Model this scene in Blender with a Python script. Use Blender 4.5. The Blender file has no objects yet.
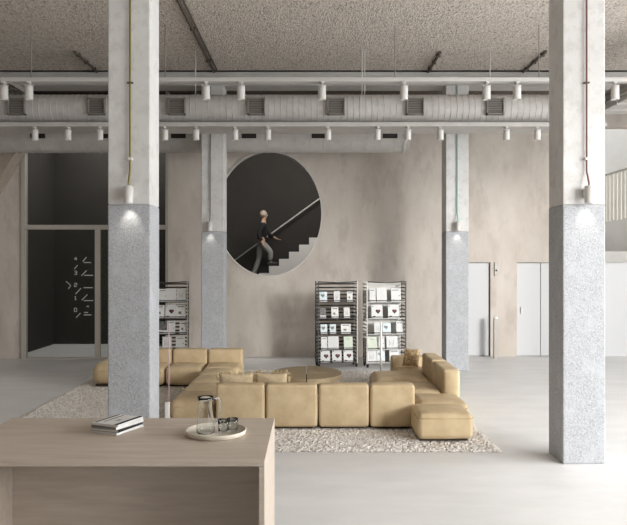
import bpy, bmesh, math, random
from mathutils import Vector, Matrix
random.seed(7)
R = math.radians
scene = bpy.context.scene
col = scene.collection
F, CX, CY, EYE = 700.0, 310.0, 262.5, 2.2

def at(px, py, d):
    """a photo pixel at distance d -> world point (camera looks along +Y)"""
    return Vector(((px-CX)*d/F, d, EYE+(CY-py)*d/F))
def ax(px, d): return (px-CX)*d/F
def az(py, d): return EYE+(CY-py)*d/F

# ------------------------------------------------------------------ materials
def lin(c):
    out = []
    for v in c:
        v /= 255.0
        out.append(v/12.92 if v <= .04045 else ((v+.055)/1.055)**2.4)
    return (*out, 1)
MATS = {}
def mat(name, a, b=None, scale=3.0, rough=.7, metal=0, bump=0, bscale=40, stretch=(1,1,1), detail=5, lo=.35, hi=.65,
        speck=None, speck_scale=60, speck_amt=.3, trans=0, ior=1.45, emit=None, estr=0, spec=.5, coat=0, bdist=.02):
    m = bpy.data.materials.new(name); m.use_nodes = True
    nt = m.node_tree; N = nt.nodes; L = nt.links
    p = N['Principled BSDF']
    p.inputs['Roughness'].default_value = rough
    p.inputs['Metallic'].default_value = metal
    p.inputs['IOR'].default_value = ior
    p.inputs['Specular IOR Level'].default_value = spec
    p.inputs['Transmission Weight'].default_value = trans
    p.inputs['Coat Weight'].default_value = coat
    tc = N.new('ShaderNodeTexCoord'); mp = N.new('ShaderNodeMapping')
    mp.inputs['Scale'].default_value = stretch
    L.new(tc.outputs['Object'], mp.inputs['Vector'])
    p.inputs['Base Color'].default_value = lin(a)
    src = None
    if b:
        n = N.new('ShaderNodeTexNoise'); n.inputs['Scale'].default_value = scale; n.inputs['Detail'].default_value = detail
        n.inputs['Roughness'].default_value = .6
        L.new(mp.outputs[0], n.inputs['Vector'])
        r = N.new('ShaderNodeValToRGB'); r.color_ramp.elements[0].position = lo; r.color_ramp.elements[1].position = hi
        r.color_ramp.elements[0].color = lin(a); r.color_ramp.elements[1].color = lin(b)
        L.new(n.outputs['Fac'], r.inputs[0]); src = r.outputs[0]
    if speck:
        n2 = N.new('ShaderNodeTexNoise'); n2.inputs['Scale'].default_value = speck_scale; n2.inputs['Detail'].default_value = 3
        n2.inputs['Roughness'].default_value = .7
        L.new(mp.outputs[0], n2.inputs['Vector'])
        r2 = N.new('ShaderNodeValToRGB'); r2.color_ramp.elements[0].position = .5-.0; r2.color_ramp.elements[1].position = .66
        r2.color_ramp.elements[0].color = (0,0,0,1); r2.color_ramp.elements[1].color = (speck_amt,)*3+(1,)
        L.new(n2.outputs['Fac'], r2.inputs[0])
        mx = N.new('ShaderNodeMixRGB'); L.new(r2.outputs[0], mx.inputs['Fac'])
        if src: L.new(src, mx.inputs['Color1'])
        else: mx.inputs['Color1'].default_value = lin(a)
        mx.inputs['Color2'].default_value = lin(speck); src = mx.outputs[0]
    if src: L.new(src, p.inputs['Base Color'])
    if bump:
        n3 = N.new('ShaderNodeTexNoise'); n3.inputs['Scale'].default_value = bscale; n3.inputs['Detail'].default_value = 4
        L.new(mp.outputs[0], n3.inputs['Vector'])
        bp = N.new('ShaderNodeBump'); bp.inputs['Strength'].default_value = bump; bp.inputs['Distance'].default_value = bdist
        L.new(n3.outputs['Fac'], bp.inputs['Height']); L.new(bp.outputs[0], p.inputs['Normal'])
    if emit:
        p.inputs['Emission Color'].default_value = lin(emit); p.inputs['Emission Strength'].default_value = estr
    MATS[name] = m
    return m
M = MATS
mat('floor', (213,213,212), (224,223,222), 1.1, .42, bump=.06, bscale=5, stretch=(1,2.2,1), detail=8, spec=.35)
mat('ceiling', (192,183,173), (216,208,199), 34, .95, bump=.9, bscale=45, speck=(108,97,88), speck_scale=36, speck_amt=.75, bdist=.03, stretch=(1,.42,1))
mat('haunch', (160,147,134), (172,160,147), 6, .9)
mat('ceil_rear', (92,83,76), (104,95,87), 8, .9)  # ceiling tone darkened to carry the shade behind the beam
mat('wall', (190,181,171), (204,196,187), 1.5, .8, bump=.15, bscale=9, stretch=(1,1,.45), detail=9, speck=(174,164,153), speck_scale=2.6, speck_amt=.55, bdist=.01)
mat('paint', (204,203,201), (214,213,211), 2.5, .6, bump=.1, bscale=14, detail=8, speck=(184,182,178), speck_scale=7, speck_amt=.5)
mat('concrete', (144,146,150), (190,192,195), 85, .75, bump=.3, bscale=30, detail=4, stretch=(1,1,.8), lo=.32, hi=.68, speck=(180,183,187), speck_scale=4.0, speck_amt=.8)
mat('beam', (176,174,170), (186,184,180), 3, .8, bump=.15, bscale=20)
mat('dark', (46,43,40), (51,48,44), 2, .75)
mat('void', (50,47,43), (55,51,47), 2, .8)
mat('duct', (176,173,169), (187,184,180), 5, .5, bump=.1, bscale=10, spec=.4)
mat('duct_dark', (70,66,62), None, rough=.6)
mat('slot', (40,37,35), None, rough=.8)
mat('grille', (128,123,117), None, rough=.55)
mat('track', (192,190,186), None, rough=.5)
mat('spot', (204,202,198), None, rough=.45)
mat('lens', (240,236,228), None, rough=.3, emit=(255,246,230), estr=.6)
mat('lens_off', (110,108,104), None, rough=.25)
mat('pipe', (84,76,68), None, rough=.6)
mat('rod', (140,134,127), None, rough=.5)
mat('frame', (176,170,161), None, rough=.5)
mat('rim', (205,201,194), None, rough=.4)
mat('door', (198,199,200), None, rough=.5)
mat('doorgap', (120,114,106), None, rough=.8)
mat('white', (232,231,228), (238,237,235), 2, .7)
mat('stairw', (228,226,222), None, rough=.6)
mat('leather', (190,168,133), (209,189,154), 4, .55, bump=.35, bscale=11, detail=8, spec=.35, bdist=.012)
mat('leather_seam', (172,148,108), None, rough=.6)
mat('base_dark', (58,48,38), None, rough=.8)
mat('pillow', (196,176,142), (214,197,166), 26, .9, bump=.5, bscale=60)
mat('pillow_brown', (168,142,104), (206,182,145), 24, .9, bump=.6, bscale=50, lo=.42, hi=.58)
mat('fringe', (216,197,160), None, rough=.95)
mat('rug', (204,197,189), (236,232,226), 26, 1.0, detail=6, bump=.8, bscale=90, speck=(158,145,133), speck_scale=52, speck_amt=.7, spec=.1, stretch=(1,.5,1))
mat('table', (142,124,96), (162,144,114), 3, .6, stretch=(1,8,1), detail=6, bump=.1, bscale=12)
mat('oak', (177,164,150), (190,178,165), 2.2, .5, stretch=(1,9,9), detail=7, bump=.05, bscale=8, spec=.35)
mat('steel_dark', (64,63,61), None, rough=.45, metal=.3)
mat('steel_light', (178,176,172), None, rough=.4, metal=.2)
mat('rubber', (22,22,22), None, rough=.6)
mat('sheet', (206,204,199), None, rough=.5)
mat('cov_white', (208,208,206), None, rough=.5)
mat('cov_blue', (172,196,204), (222,228,226), 14, .5)
mat('cov_green', (196,205,188), None, rough=.5)
mat('cov_grey', (196,196,192), (226,225,222), 22, .5)
mat('cov_dark', (50,52,54), (120,118,114), 18, .5)
mat('ink', (28,27,28), None, rough=.6)
mat('ink_red', (122,52,48), None, rough=.6)
mat('ink_grey', (120,120,120), None, rough=.6)
mat('pages', (222,219,212), None, rough=.8)
mat('tray', (206,198,182), (214,206,191), 8, .5)
mat('ltr', (205,203,198), None, rough=.5)
mat('cable_olive', (120,112,56), None, rough=.5)
mat('cable_brown', (128,92,84), None, rough=.5)
mat('cable_teal', (120,196,186), None, rough=.5)
mat('cable_grey', (128,124,118), None, rough=.5)
mat('rod_pink', (206,178,184), None, rough=.4)
mat('post_grey', (168,164,158), None, rough=.4, metal=.2)
mat('slat', (236,233,225), None, rough=.6)
mat('skin', (196,156,134), None, rough=.6)
mat('hair', (176,160,146), None, rough=.8)
mat('cloth_black', (38,36,36), None, rough=.9)
mat('cloth_grey', (150,148,144), None, rough=.9)
mat('shoe', (60,58,56), None, rough=.7)
def glass_mat(name, tint, mixf):
    m = bpy.data.materials.new(name); m.use_nodes = True
    N = m.node_tree.nodes; L = m.node_tree.links
    N.remove(N['Principled BSDF'])
    t = N.new('ShaderNodeBsdfTransparent'); t.inputs[0].default_value = tint
    g = N.new('ShaderNodeBsdfGlossy'); g.inputs['Roughness'].default_value = .02
    fr = N.new('ShaderNodeFresnel'); fr.inputs['IOR'].default_value = mixf
    mx = N.new('ShaderNodeMixShader')
    L.new(fr.outputs[0], mx.inputs[0]); L.new(t.outputs[0], mx.inputs[1]); L.new(g.outputs[0], mx.inputs[2])
    L.new(mx.outputs[0], N['Material Output'].inputs['Surface'])
    MATS[name] = m
glass_mat('pane', (.88,.88,.87,1), 1.18)
mat('glass', (250,252,252), None, rough=.0, trans=1.0, ior=1.38)

# ------------------------------------------------------------------ mesh helpers
class MB:
    def __init__(s): s.bm = bmesh.new(); s.mi = 0
    def _m(s, faces, mi):
        for f in faces: f.material_index = mi
    def box(s, x0, x1, y0, y1, z0, z1, bev=0, mi=0, seg=2, rot=None):
        b = bmesh.new()
        bmesh.ops.create_cube(b, size=1)
        bmesh.ops.scale(b, vec=(abs(x1-x0), abs(y1-y0), abs(z1-z0)), verts=b.verts)
        if bev: bmesh.ops.bevel(b, geom=b.edges[:], offset=bev, segments=seg, profile=.5, affect='EDGES')
        if rot: bmesh.ops.transform(b, matrix=rot, verts=b.verts)
        bmesh.ops.translate(b, vec=((x0+x1)/2, (y0+y1)/2, (z0+z1)/2), verts=b.verts)
        s.merge(b, mi); return s
    def merge(s, b, mi=0, smooth=False):
        for f in b.faces:
            f.material_index = mi
            if smooth: f.smooth = True
        me = bpy.data.meshes.new('tmp'); b.to_mesh(me); b.free()
        s.bm.from_mesh(me); bpy.data.meshes.remove(me)
    def tube(s, pts, r, n=8, mi=0, caps=True, radii=None):
        pts = [Vector(p) for p in pts]; rings = []
        up = None
        for i, p in enumerate(pts):
            t = (pts[min(i+1, len(pts)-1)]-pts[max(i-1, 0)]).normalized()
            if up is None:
                up = Vector((0,0,1)) if abs(t.z) < .9 else Vector((1,0,0))
            a = t.cross(up).normalized(); bb = a.cross(t).normalized(); up = bb
            rr = radii[i] if radii else r
            rings.append([s.bm.verts.new(p+a*rr*math.cos(2*math.pi*k/n)+bb*rr*math.sin(2*math.pi*k/n)) for k in range(n)])
        for q in range(len(rings)-1):
            for k in range(n):
                f = s.bm.faces.new((rings[q][k], rings[q][(k+1)%n], rings[q+1][(k+1)%n], rings[q+1][k])); f.material_index = mi; f.smooth = True
        if caps:
            for rg, rev in ((rings[0], True), (rings[-1], False)):
                f = s.bm.faces.new(rg if not rev else rg[::-1]); f.material_index = mi
        return s
    def lathe(s, prof, n=24, mi=0, M4=None, smooth=True, closed=False):
        """profile of (r, z) around Z; M4 places it"""
        rings = []
        M4 = M4 or Matrix()
        for r, z in prof:
            if r < 1e-6: rings.append([s.bm.verts.new(M4 @ Vector((0,0,z)))])
            else: rings.append([s.bm.verts.new(M4 @ Vector((r*math.cos(2*math.pi*k/n), r*math.sin(2*math.pi*k/n), z))) for k in range(n)])
        pairs = list(zip(rings, rings[1:]))
        if closed: pairs.append((rings[-1], rings[0]))
        for a, b in pairs:
            for k in range(n):
                k2 = (k+1) % n
                vs = ([a[0], b[k2], b[k]] if len(a) == 1 and len(b) > 1 else [a[k], a[k2], b[0]] if len(b) == 1 and len(a) > 1 else [a[k], a[k2], b[k2], b[k]])
                if len(a) == 1 and len(b) == 1: continue
                f = s.bm.faces.new(vs); f.material_index = mi; f.smooth = smooth
        return s
    def prism(s, poly, axis, lo, hi, mi=0):
        """poly: 2D points; axis 'y' extrudes an (x,z) outline from lo to hi, 'z' an (x,y) one, 'x' a (y,z) one"""
        def mk(p, h):
            return {'y': (p[0], h, p[1]), 'z': (p[0], p[1], h), 'x': (h, p[0], p[1])}[axis]
        a = [s.bm.verts.new(mk(p, lo)) for p in poly]; b = [s.bm.verts.new(mk(p, hi)) for p in poly]
        n = len(poly)
        fs = [s.bm.faces.new(a), s.bm.faces.new(b[::-1])]
        for k in range(n): fs.append(s.bm.faces.new((a[k], b[k], b[(k+1)%n], a[(k+1)%n])))
        for f in fs: f.material_index = mi
        return s
    def soft(s, x0, x1, y0, y1, z0, z1, r=.06, puff=(0,0,.02), mi=0, n=4, m=7, wr=.004, seed=0):
        """upholstered block: rounded edges, slightly swollen faces"""
        lo = Vector((x0,y0,z0)); hi = Vector((x1,y1,z1)); c = (lo+hi)/2; h = (hi-lo)/2
        r = min(r, *(v*.98 for v in h))
        def coords(hh):
            inn = hh-r
            a = [-hh]+[-inn-r*math.tan(R(45)*(n-k)/n) for k in range(1, n)]
            mid = [-inn+2*inn*k/m for k in range(m+1)]
            return a+mid+[-v for v in a[::-1]]
        C = [coords(v) for v in h]
        b = bmesh.new(); cache = {}
        rnd = random.Random(seed); ph = [rnd.uniform(0,6.3) for _ in range(6)]
        def vert(p):
            key = tuple(round(v, 5) for v in p)
            if key in cache: return cache[key]
            q = Vector(p); i = Vector([max(-h[k]+r, min(h[k]-r, q[k])) for k in range(3)])
            dv = q-i
            nn = dv.normalized() if dv.length > 1e-9 else Vector((0,0,0))
            o = i+nn*r
            u = [o[k]/h[k] for k in range(3)]
            for k in range(3):
                j, l = (k+1)%3, (k+2)%3
                if k == 2 and u[2] < 0: continue
                o[k] += puff[k]*(1 if u[k] > 0 else -1)*max(0, 1-u[j]**2)*max(0, 1-u[l]**2)*abs(u[k])**3
            w = wr*(math.sin(9*o.x+ph[0]+3*o.y)+math.sin(11*o.y+ph[1]-4*o.z)+math.sin(13*o.z+ph[2]+5*o.x))/2
            o += nn*w
            v = b.verts.new(o+c); cache[key] = v; return v
        for k in range(3):
            j, l = (k+1)%3, (k+2)%3
            for sg in (-1, 1):
                for a in range(len(C[j])-1):
                    for e in range(len(C[l])-1):
                        q = []
                        for (aa, ee) in ((a,e),(a+1,e),(a+1,e+1),(a,e+1)):
                            p = [0,0,0]; p[k] = sg*h[k]; p[j] = C[j][aa]; p[l] = C[l][ee]; q.append(vert(p))
                        if sg < 0: q = q[::-1]
                        if len(set(q)) >= 3:
                            try: b.faces.new(q)
                            except ValueError: pass
        s.merge(b, mi, True); return s
    def build(s, name, mats, parent=None, loc=None, fix=True):
        if fix: bmesh.ops.recalc_face_normals(s.bm, faces=s.bm.faces)
        me = bpy.data.meshes.new(name); s.bm.to_mesh(me); s.bm.free()
        for m in (mats if isinstance(mats, (list, tuple)) else [mats]): me.materials.append(M[m])
        o = bpy.data.objects.new(name, me); col.objects.link(o)
        if parent: o.parent = parent
        if loc is not None: o.location = loc
        return o
def tag(o, label=None, cat=None, group=None, kind=None):
    if label: o['label'] = label
    if cat: o['category'] = cat
    if group: o['group'] = group
    if kind: o['kind'] = kind
    return o
def thing(name, label, cat, loc=(0,0,0), rz=0, group=None, kind=None):
    o = bpy.data.objects.new(name, None); col.objects.link(o)
    o.location = loc; o.rotation_euler = (0,0,rz); o.empty_display_size = .1
    return tag(o, label, cat, group, kind)
def struct(mb, name, mats, parent=None):
    o = mb.build(name, mats, parent)
    if not parent: o['kind'] = 'structure'
    return o
def dup(root, loc, rz, label, group=None, scale=None):
    r = root.copy(); col.objects.link(r); r.location = loc; r.rotation_euler = (0,0,rz)
    r['label'] = label
    if group: r['group'] = group
    if scale: r.scale = scale
    for ch in list(root.children):
        c = ch.copy(); col.objects.link(c); c.parent = r
        for g in list(ch.children):
            d = g.copy(); col.objects.link(d); d.parent = c
    return r

# ------------------------------------------------------------------ setting
CEIL, WALL, GLZ = 6.1, 16.4, 16.0
struct(MB().box(-9.2, 13, -6.25, 24, -.2, 0), 'floor', 'floor')
struct(MB().box(-40, 60, -50, 60, -.5, -.25), 'pavement', 'white')  # unseen white ground, added to bounce sky light up to the ceiling
struct(MB().box(-9, 10, -6, 14.5, CEIL, CEIL+.3), 'ceiling', 'ceiling')
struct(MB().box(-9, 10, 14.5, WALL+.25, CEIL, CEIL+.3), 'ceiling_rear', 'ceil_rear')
struct(MB().box(-9, 10, 14.205, 14.23, CEIL-.03, CEIL-.001), 'trim_2', 'slot')  # dark strip painting in the shadow line where ceiling meets beam
# beams over the two rows of columns
struct(MB().box(-9, 10, 14.22, 14.68, 5.8, CEIL), 'beam', 'beam')
struct(MB().box(-9, 10, 7.64, 8.1, 5.8, CEIL), 'beam', 'beam')
# back wall with the round opening
ccx, ccz, CRX, CR = ax(268.8, WALL), az(213.6, WALL), 53*WALL/F, 62.8*WALL/F
def back_wall():
    mb = MB(); bm = mb.bm; y0, y1 = WALL, WALL+.25
    N = 96; S = CR+.25
    for y in (y0, y1):
        inner = []; outer = []
        for k in range(N):
            a = 2*math.pi*k/N+math.pi/4
            c, s_ = math.cos(a), math.sin(a); t = S/max(abs(c), abs(s_))
            inner.append(bm.verts.new((ccx+CRX*c, y, ccz+CR*s_))); outer.append(bm.verts.new((ccx+t*c, y, ccz+t*s_)))
        for k in range(N): bm.faces.new((inner[k], inner[(k+1)%N], outer[(k+1)%N], outer[k]))
        if y == y0: first = inner
        else:
            for k in range(N): bm.faces.new((first[k], first[(k+1)%N], inner[(k+1)%N], inner[k]))
    XL, XR = ax(167.5, WALL)-.02, 6.35
    mb.box(XL, ccx-S, y0, y1, 0, CEIL)
    mb.box(ccx-S, ccx+S, y0, y1, 0, ccz-S); mb.box(ccx-S, ccx+S, y0, y1, ccz+S, CEIL)
    # to the right of the opening, with the two door recesses cut out
    d1a, d1b, d2a, d2b = ax(462, WALL), ax(490.5, WALL), ax(517, WALL), ax(559, WALL)
    mb.box(ccx+S, XR, y0, y1, 2.2, CEIL)
    for a, b in ((ccx+S, d1a), (d1b, d2a), (d2b, XR)): mb.box(a, b, y0, y1, 0, 2.2)
    o = struct(mb, 'wall_back', 'wall')
    return d1a, d1b, d2a, d2b
d1a, d1b, d2a, d2b = back_wall()
# rim of the round opening
rimM = Matrix.Translation((ccx, WALL-.012, ccz)) @ Matrix.Diagonal((CRX/CR, 1, 1, 1)) @ Matrix.Rotation(R(90), 4, 'X')
struct(MB().lathe([(CR-.012, .01), (CR+.012, .01), (CR+.012, -.20), (CR-.012, -.20)], 96, M4=rimM, smooth=False, closed=True), 'trim_1', 'rim')
# flush doors
for i, (a, b) in enumerate(((d1a, d1b), (d2a, d2b))):
    d = struct(MB().box(a+.012, b-.02 if i == 0 else a+(ax(541, WALL)-d2a), WALL+.06, WALL+.11, .01, 2.185, .004), f'door_{i+1}', 'door')
    if i == 1: struct(MB().box(ax(541.6, WALL), b-.012, WALL+.06, WALL+.11, .01, 2.185, .004), 'door_leaf', 'door', d)
    struct(MB().box(a, b, WALL+.2, WALL+.24, 0, 2.2), 'door_backing', 'doorgap', d)
    struct(MB().box(a+.1, a+.13, WALL+.03, WALL+.06, 1.0, 1.15, .005), 'door_handle', 'rim', d)
# left glazing: frame, panes, lettering
gx0, gx1 = ax(22, GLZ), ax(168.5, GLZ)
wroot = MB().box(gx0, ax(26, GLZ), GLZ-.06, GLZ+.10, 0, CEIL)
wroot.box(ax(166, GLZ), gx1, GLZ-.06, WALL+.02, 0, CEIL)
wroot.box(gx0, gx1, GLZ-.05, GLZ+.05, 0, .03)
wroot.box(ax(26, GLZ), ax(166, GLZ), GLZ-.05, GLZ+.07, az(229.5, GLZ), az(225, GLZ))
wroot.box(ax(95.5, GLZ), ax(100, GLZ), GLZ-.05, GLZ+.07, .03, az(229.5, GLZ))
win = struct(wroot, 'window_1', 'frame')
for (a, b, z0, z1) in ((ax(26,GLZ), ax(166,GLZ), az(225,GLZ), CEIL), (ax(26,GLZ), ax(95.5,GLZ), .03, az(229.5,GLZ)), (ax(100,GLZ), ax(166,GLZ), .03, az(229.5,GLZ))):
    struct(MB().box(a, b, GLZ, GLZ+.012, z0, z1), 'window_pane', 'pane', win)
lt = MB(); gy = GLZ-.004
def stroke(x0, y0, x1, y1, w=.017):
    """bar between two points given in a letter grid of the glass sign"""
    a, b = at(50+x0/6.57, 240+y0/6.57, gy), at(50+x1/6.57, 240+y1/6.57, gy)
    L_ = (b-a).length; ang = math.atan2(b.z-a.z, b.x-a.x)
    c = (a+b)/2
    lt.box(c.x-L_/2, c.x+L_/2, gy-.003, gy+.002, c.z-w/2, c.z+w/2, rot=Matrix.Rotation(-ang, 4, 'Y'))
for s_ in ((215,142,240,112),(207,235,240,200),(168,355,203,317),(208,395,246,358),(160,190,182,165),(172,510,200,480)): stroke(*s_)
for s_ in ((222,148,270,148),(225,232,282,232),(222,313,282,313),(222,398,284,398),(225,476,250,476),(222,492,272,492)): stroke(*s_, .02)
DIG = {'4': ((14,0,0,14),(0,14,18,14),(12,6,12,22)), '3': ((0,0,16,0),(16,0,16,22),(4,11,16,11),(0,22,16,22)), '2': ((0,0,16,0),(16,0,16,11),(16,11,0,11),(0,11,0,22),(0,22,16,22)),
       '1': ((8,0,8,22),(2,5,8,0),(2,22,14,22)), '0': ((0,0,16,0),(16,0,16,22),(16,22,0,22),(0,22,0,0))}
for ch, oy in zip('43210', (112,204,284,370,448)):
    for a in DIG[ch]: stroke(160+a[0], oy+a[1], 160+a[2], oy+a[3], .014)
for a in ((105,272,128,290),(128,290,136,300),(136,300,120,322),(240,440,252,432),(245,432,256,440)): stroke(*a, .014)
struct(lt, 'lettering', 'ltr', win)
# dark room behind the glazing
dk = MB()
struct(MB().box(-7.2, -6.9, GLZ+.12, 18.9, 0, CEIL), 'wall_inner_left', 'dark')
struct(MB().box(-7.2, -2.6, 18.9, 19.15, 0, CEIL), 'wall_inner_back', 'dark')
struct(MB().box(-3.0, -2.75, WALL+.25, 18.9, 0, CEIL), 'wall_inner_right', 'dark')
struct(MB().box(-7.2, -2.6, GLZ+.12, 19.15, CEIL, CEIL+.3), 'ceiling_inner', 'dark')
# stair hall behind the round opening
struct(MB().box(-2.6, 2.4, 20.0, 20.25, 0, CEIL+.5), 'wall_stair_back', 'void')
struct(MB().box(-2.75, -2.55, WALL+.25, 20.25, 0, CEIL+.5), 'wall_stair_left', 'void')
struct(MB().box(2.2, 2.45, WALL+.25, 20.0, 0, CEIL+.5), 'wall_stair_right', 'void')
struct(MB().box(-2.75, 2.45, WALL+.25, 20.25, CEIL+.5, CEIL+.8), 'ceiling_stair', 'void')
# left wall and the stub beside the glazing
struct(MB().box(-9, gx0, GLZ-.02, GLZ+.3, 0, CEIL), 'wall_left_return', 'wall')
struct(MB().box(-9.0, -8.75, -6, GLZ, 0, CEIL), 'wall_left', 'wall')
p0, p1, p2 = at(-60, 152, 15.6), at(18, 152, 15.6), at(-60, 279, 15.6)
struct(MB().prism([(p0.x, CEIL), (p1.x, CEIL), (p1.x, p1.z), (p2.x, p2.z)], 'y', 15.5, GLZ-.02), 'wall_haunch', 'haunch')  # sloped wedge, a little darker than the wall beside it
# front and right walls behind / beside the viewer: tall windows on the right only
wr = MB()
wr.box(9.3, 9.6, -6, 15.6, 0, .3); wr.box(9.3, 9.6, -6, 15.6, 5.95, CEIL)
for y in (-6, -.6, 4.8, 10.2, 15.4): wr.box(9.3, 9.6, y, y+.2, .3, 5.95)
struct(wr, 'wall_right', 'white')
wf = MB()
wf.box(-9, 9.6, -6.25, -6, 0, CEIL)
struct(wf, 'wall_front', 'dark')  # unseen; kept solid and dark to cut light from the front
# right: wall below the gallery, gallery slab, upper void
struct(MB().box(6.35, 13, WALL, WALL+.25, 5.37, CEIL), 'wall_upper_right', 'wall')
struct(MB().box(6.35, 13, WALL+.02, WALL+.2, 0, 2.2), 'wall_lower_right', 'door')
struct(MB().box(6.35, 13, WALL-.04, 19.2, 2.2, 2.46), 'gallery_slab', 'beam')
struct(MB().box(6.1, 13, 19.2, 19.45, 0, 8), 'wall_gallery_back', 'white')
struct(MB().box(6.1, 13, WALL+.25, 19.45, 8, 8.2), 'ceiling_gallery', 'white')  # unseen roof, added to shut out sky light from above
struct(MB().box(9.6, 13, WALL-.3, WALL, 0, 8), 'wall_outer_right', 'white')  # unseen, added to stop the sun flooding the gallery
struct(MB().box(12.8, 13, WALL+.25, 19.2, 2.46, 8), 'wall_gallery_right', 'white')
struct(MB().box(6.1, 6.35, WALL+.25, 19.2, 0, 8), 'wall_gallery_left', 'white')
gal = thing('gallery_railing', 'pale slatted gallery railing on a grey upstand above the lower white wall', 'railing', (7.6, 16.5, 2.46))
MB().box(0, .14, 0, 2.6, 0, .80, .004).build('upstand', 'white', gal)
for k in range(12): MB().box(.03, .07, .05+k*.215, .05+k*.215+.15, .80, 1.98, .004).build('slat', 'slat', gal)
MB().box(.01, .10, 0, 2.6, 1.98, 2.02, .005).build('top_rail', 'steel_light', gal)

# ------------------------------------------------------------------ columns
CB = 2.832
def column(px_d, x, d, label):
    t = thing('concrete_column', label, 'column', (x+.23, d+.23, 0), group='square concrete columns', kind='thing')
    MB().box(-.23, .23, -.23, .23, CB, 5.8 if d < 10 else 5.8, .012).build('painted_shaft', 'paint', t)
    MB().box(-.232, .232, -.232, .232, 0, CB, .014).build('bare_shaft', 'concrete', t)
    return t
XL, XR = -2.206, 2.762
column(0, XL, 7.64, 'thick square column standing behind the counter, white above and bare grey below')
column(0, XR, 7.64, 'bright square column standing alone on the open floor near the right edge')
column(0, XL, 14.22, 'square column beside the round wall opening, far row')
column(0, XR, 14.22, 'square column with a teal cable, behind the end of the sofa')
# wall washers on the columns with their cables
def sconce(x, d, cable, label, zt, r=.05, h=.20, clamp=True):
    t = thing('column_lamp', label, 'lamp', (x, d, CB), group='cylinder lamps on the columns')
    MB().lathe([(0, h), (r*.5, h), (r, h-.012), (r, .02), (r*.92, .0), (r*.8, .0), (r*.78, .03), (0, .03)], 24, M4=Matrix.Translation((0,-.10,0))).build('lamp_body', 'spot', t)
    MB().box(-.03, .03, -.06, 0, .07, .17, .004).build('wall_bracket', 'spot', t)
    MB().lathe([(0,.026), (r*.76,.026), (r*.76,.02), (0,.02)], 20, M4=Matrix.Translation((0,-.10,0))).build('lens', 'lens', t)
    c = MB().tube([(0,-.10,h-.01), (0,-.09,h+.03), (0,-.06,h+.10), (0,-.03,h+.16), (0,-.025,zt-CB)], .011, 8).build('cable', cable, t)
    if clamp:
        MB().box(-.025, .025, -.05, 0, h+.28, h+.31, .004).build('cable_clamp', 'rim', c)
        MB().box(-.032, .032, -.04, 0, az(84, 7.64)-CB, az(84, 7.64)-CB+.016, .003).build('cable_clamp', 'pipe', c)
    l = bpy.data.lights.new('lamp_light', 'SPOT'); l.energy = 5 if d < 10 else 3; l.color = (1,.93,.82); l.spot_size = R(75); l.spot_blend = .8; l.shadow_soft_size = .03
    lo = bpy.data.objects.new('lamp_light', l); col.objects.link(lo); lo.parent = t; lo.location = (0, -.10, -.01)
    lo.rotation_euler = (R(24), 0, 0)
    return t
sconce(ax(128.3, 7.54), 7.64, 'cable_olive', 'white cylinder lamp with an olive cable on the column behind the counter', 5.8)
sconce(ax(589.3, 7.54), 7.64, 'cable_brown', 'white cylinder lamp with a brown cable on the bright foreground column', 5.8)
sconce(ax(210.5, 14.22), 14.22, 'cable_grey', 'small white cylinder lamp on the column beside the round wall opening', 5.8, clamp=False)
sconce(ax(457, 14.22), 14.22, 'cable_teal', 'small white cylinder lamp with a teal cable on a far column', 5.8, clamp=False)

# ------------------------------------------------------------------ ducts, tracks, spotlights
D1, Z1, R1 = 12.85, 5.0, .275
rotX = Matrix.Rotation(R(90), 4, 'Y')
t = thing('ventilation_duct', 'large ribbed round duct with square grilles crossing the whole hall', 'duct', (0, D1, Z1))
prof = []; x = -8.7
step = .052*2.1
k = 0
while x < 5.25:
    prof += [(R1, x), (R1, x+step-.014), (R1+.006, x+step-.010), (R1+.006, x+step-.004)]
    x += step; k += 1
prof = [(0, -8.7)]+prof+[(R1, x), (0, x)]
MB().lathe(prof, 40, M4=rotX, smooth=False).build('duct_body', 'duct', t)
for px in (17, 97, 177, 256.5, 336, 415, 495):
    gx = ax(px, 12.57)
    g = MB(); w, h = .155, .15
    g.box(gx-w, gx+w, -R1-.06, -R1+.12, -h-.0, -h+.02); g.box(gx-w, gx+w, -R1-.06, -R1+.12, h-.02, h)
    g.box(gx-w, gx-w+.02, -R1-.06, -R1+.12, -h, h); g.box(gx+w-.02, gx+w, -R1-.06, -R1+.12, -h, h)
    go = g.build('grille', 'grille', t, loc=(0,0,.0))
    s_ = MB()
    for q in range(6):
        zz = -h+.045+q*.042
        s_.box(gx-w+.02, gx+w-.02, -R1-.05, -R1-.01, zz-.003, zz+.003, rot=Matrix.Rotation(R(-35), 4, 'X'))
    s_.build('louvres', 'grille', go)
    MB().box(gx-w+.015, gx+w-.015, -R1-.012, -R1+.0, -h+.015, h-.015).build('grille_back', 'duct_dark', go)
# lighting channel below it
tr = thing('lighting_channel', 'pale flat channel under the ribbed duct that carries the lower spotlights', 'track', (0, 12.5, 4.63))
MB().box(-8.7, 5.3, 0, .70, 0, .078, .004).build('channel', 'duct', tr)
MB().box(-8.7, 5.3, -.012, .0, 0, .06, .003).build('front_lip', 'duct', tr)
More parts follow.
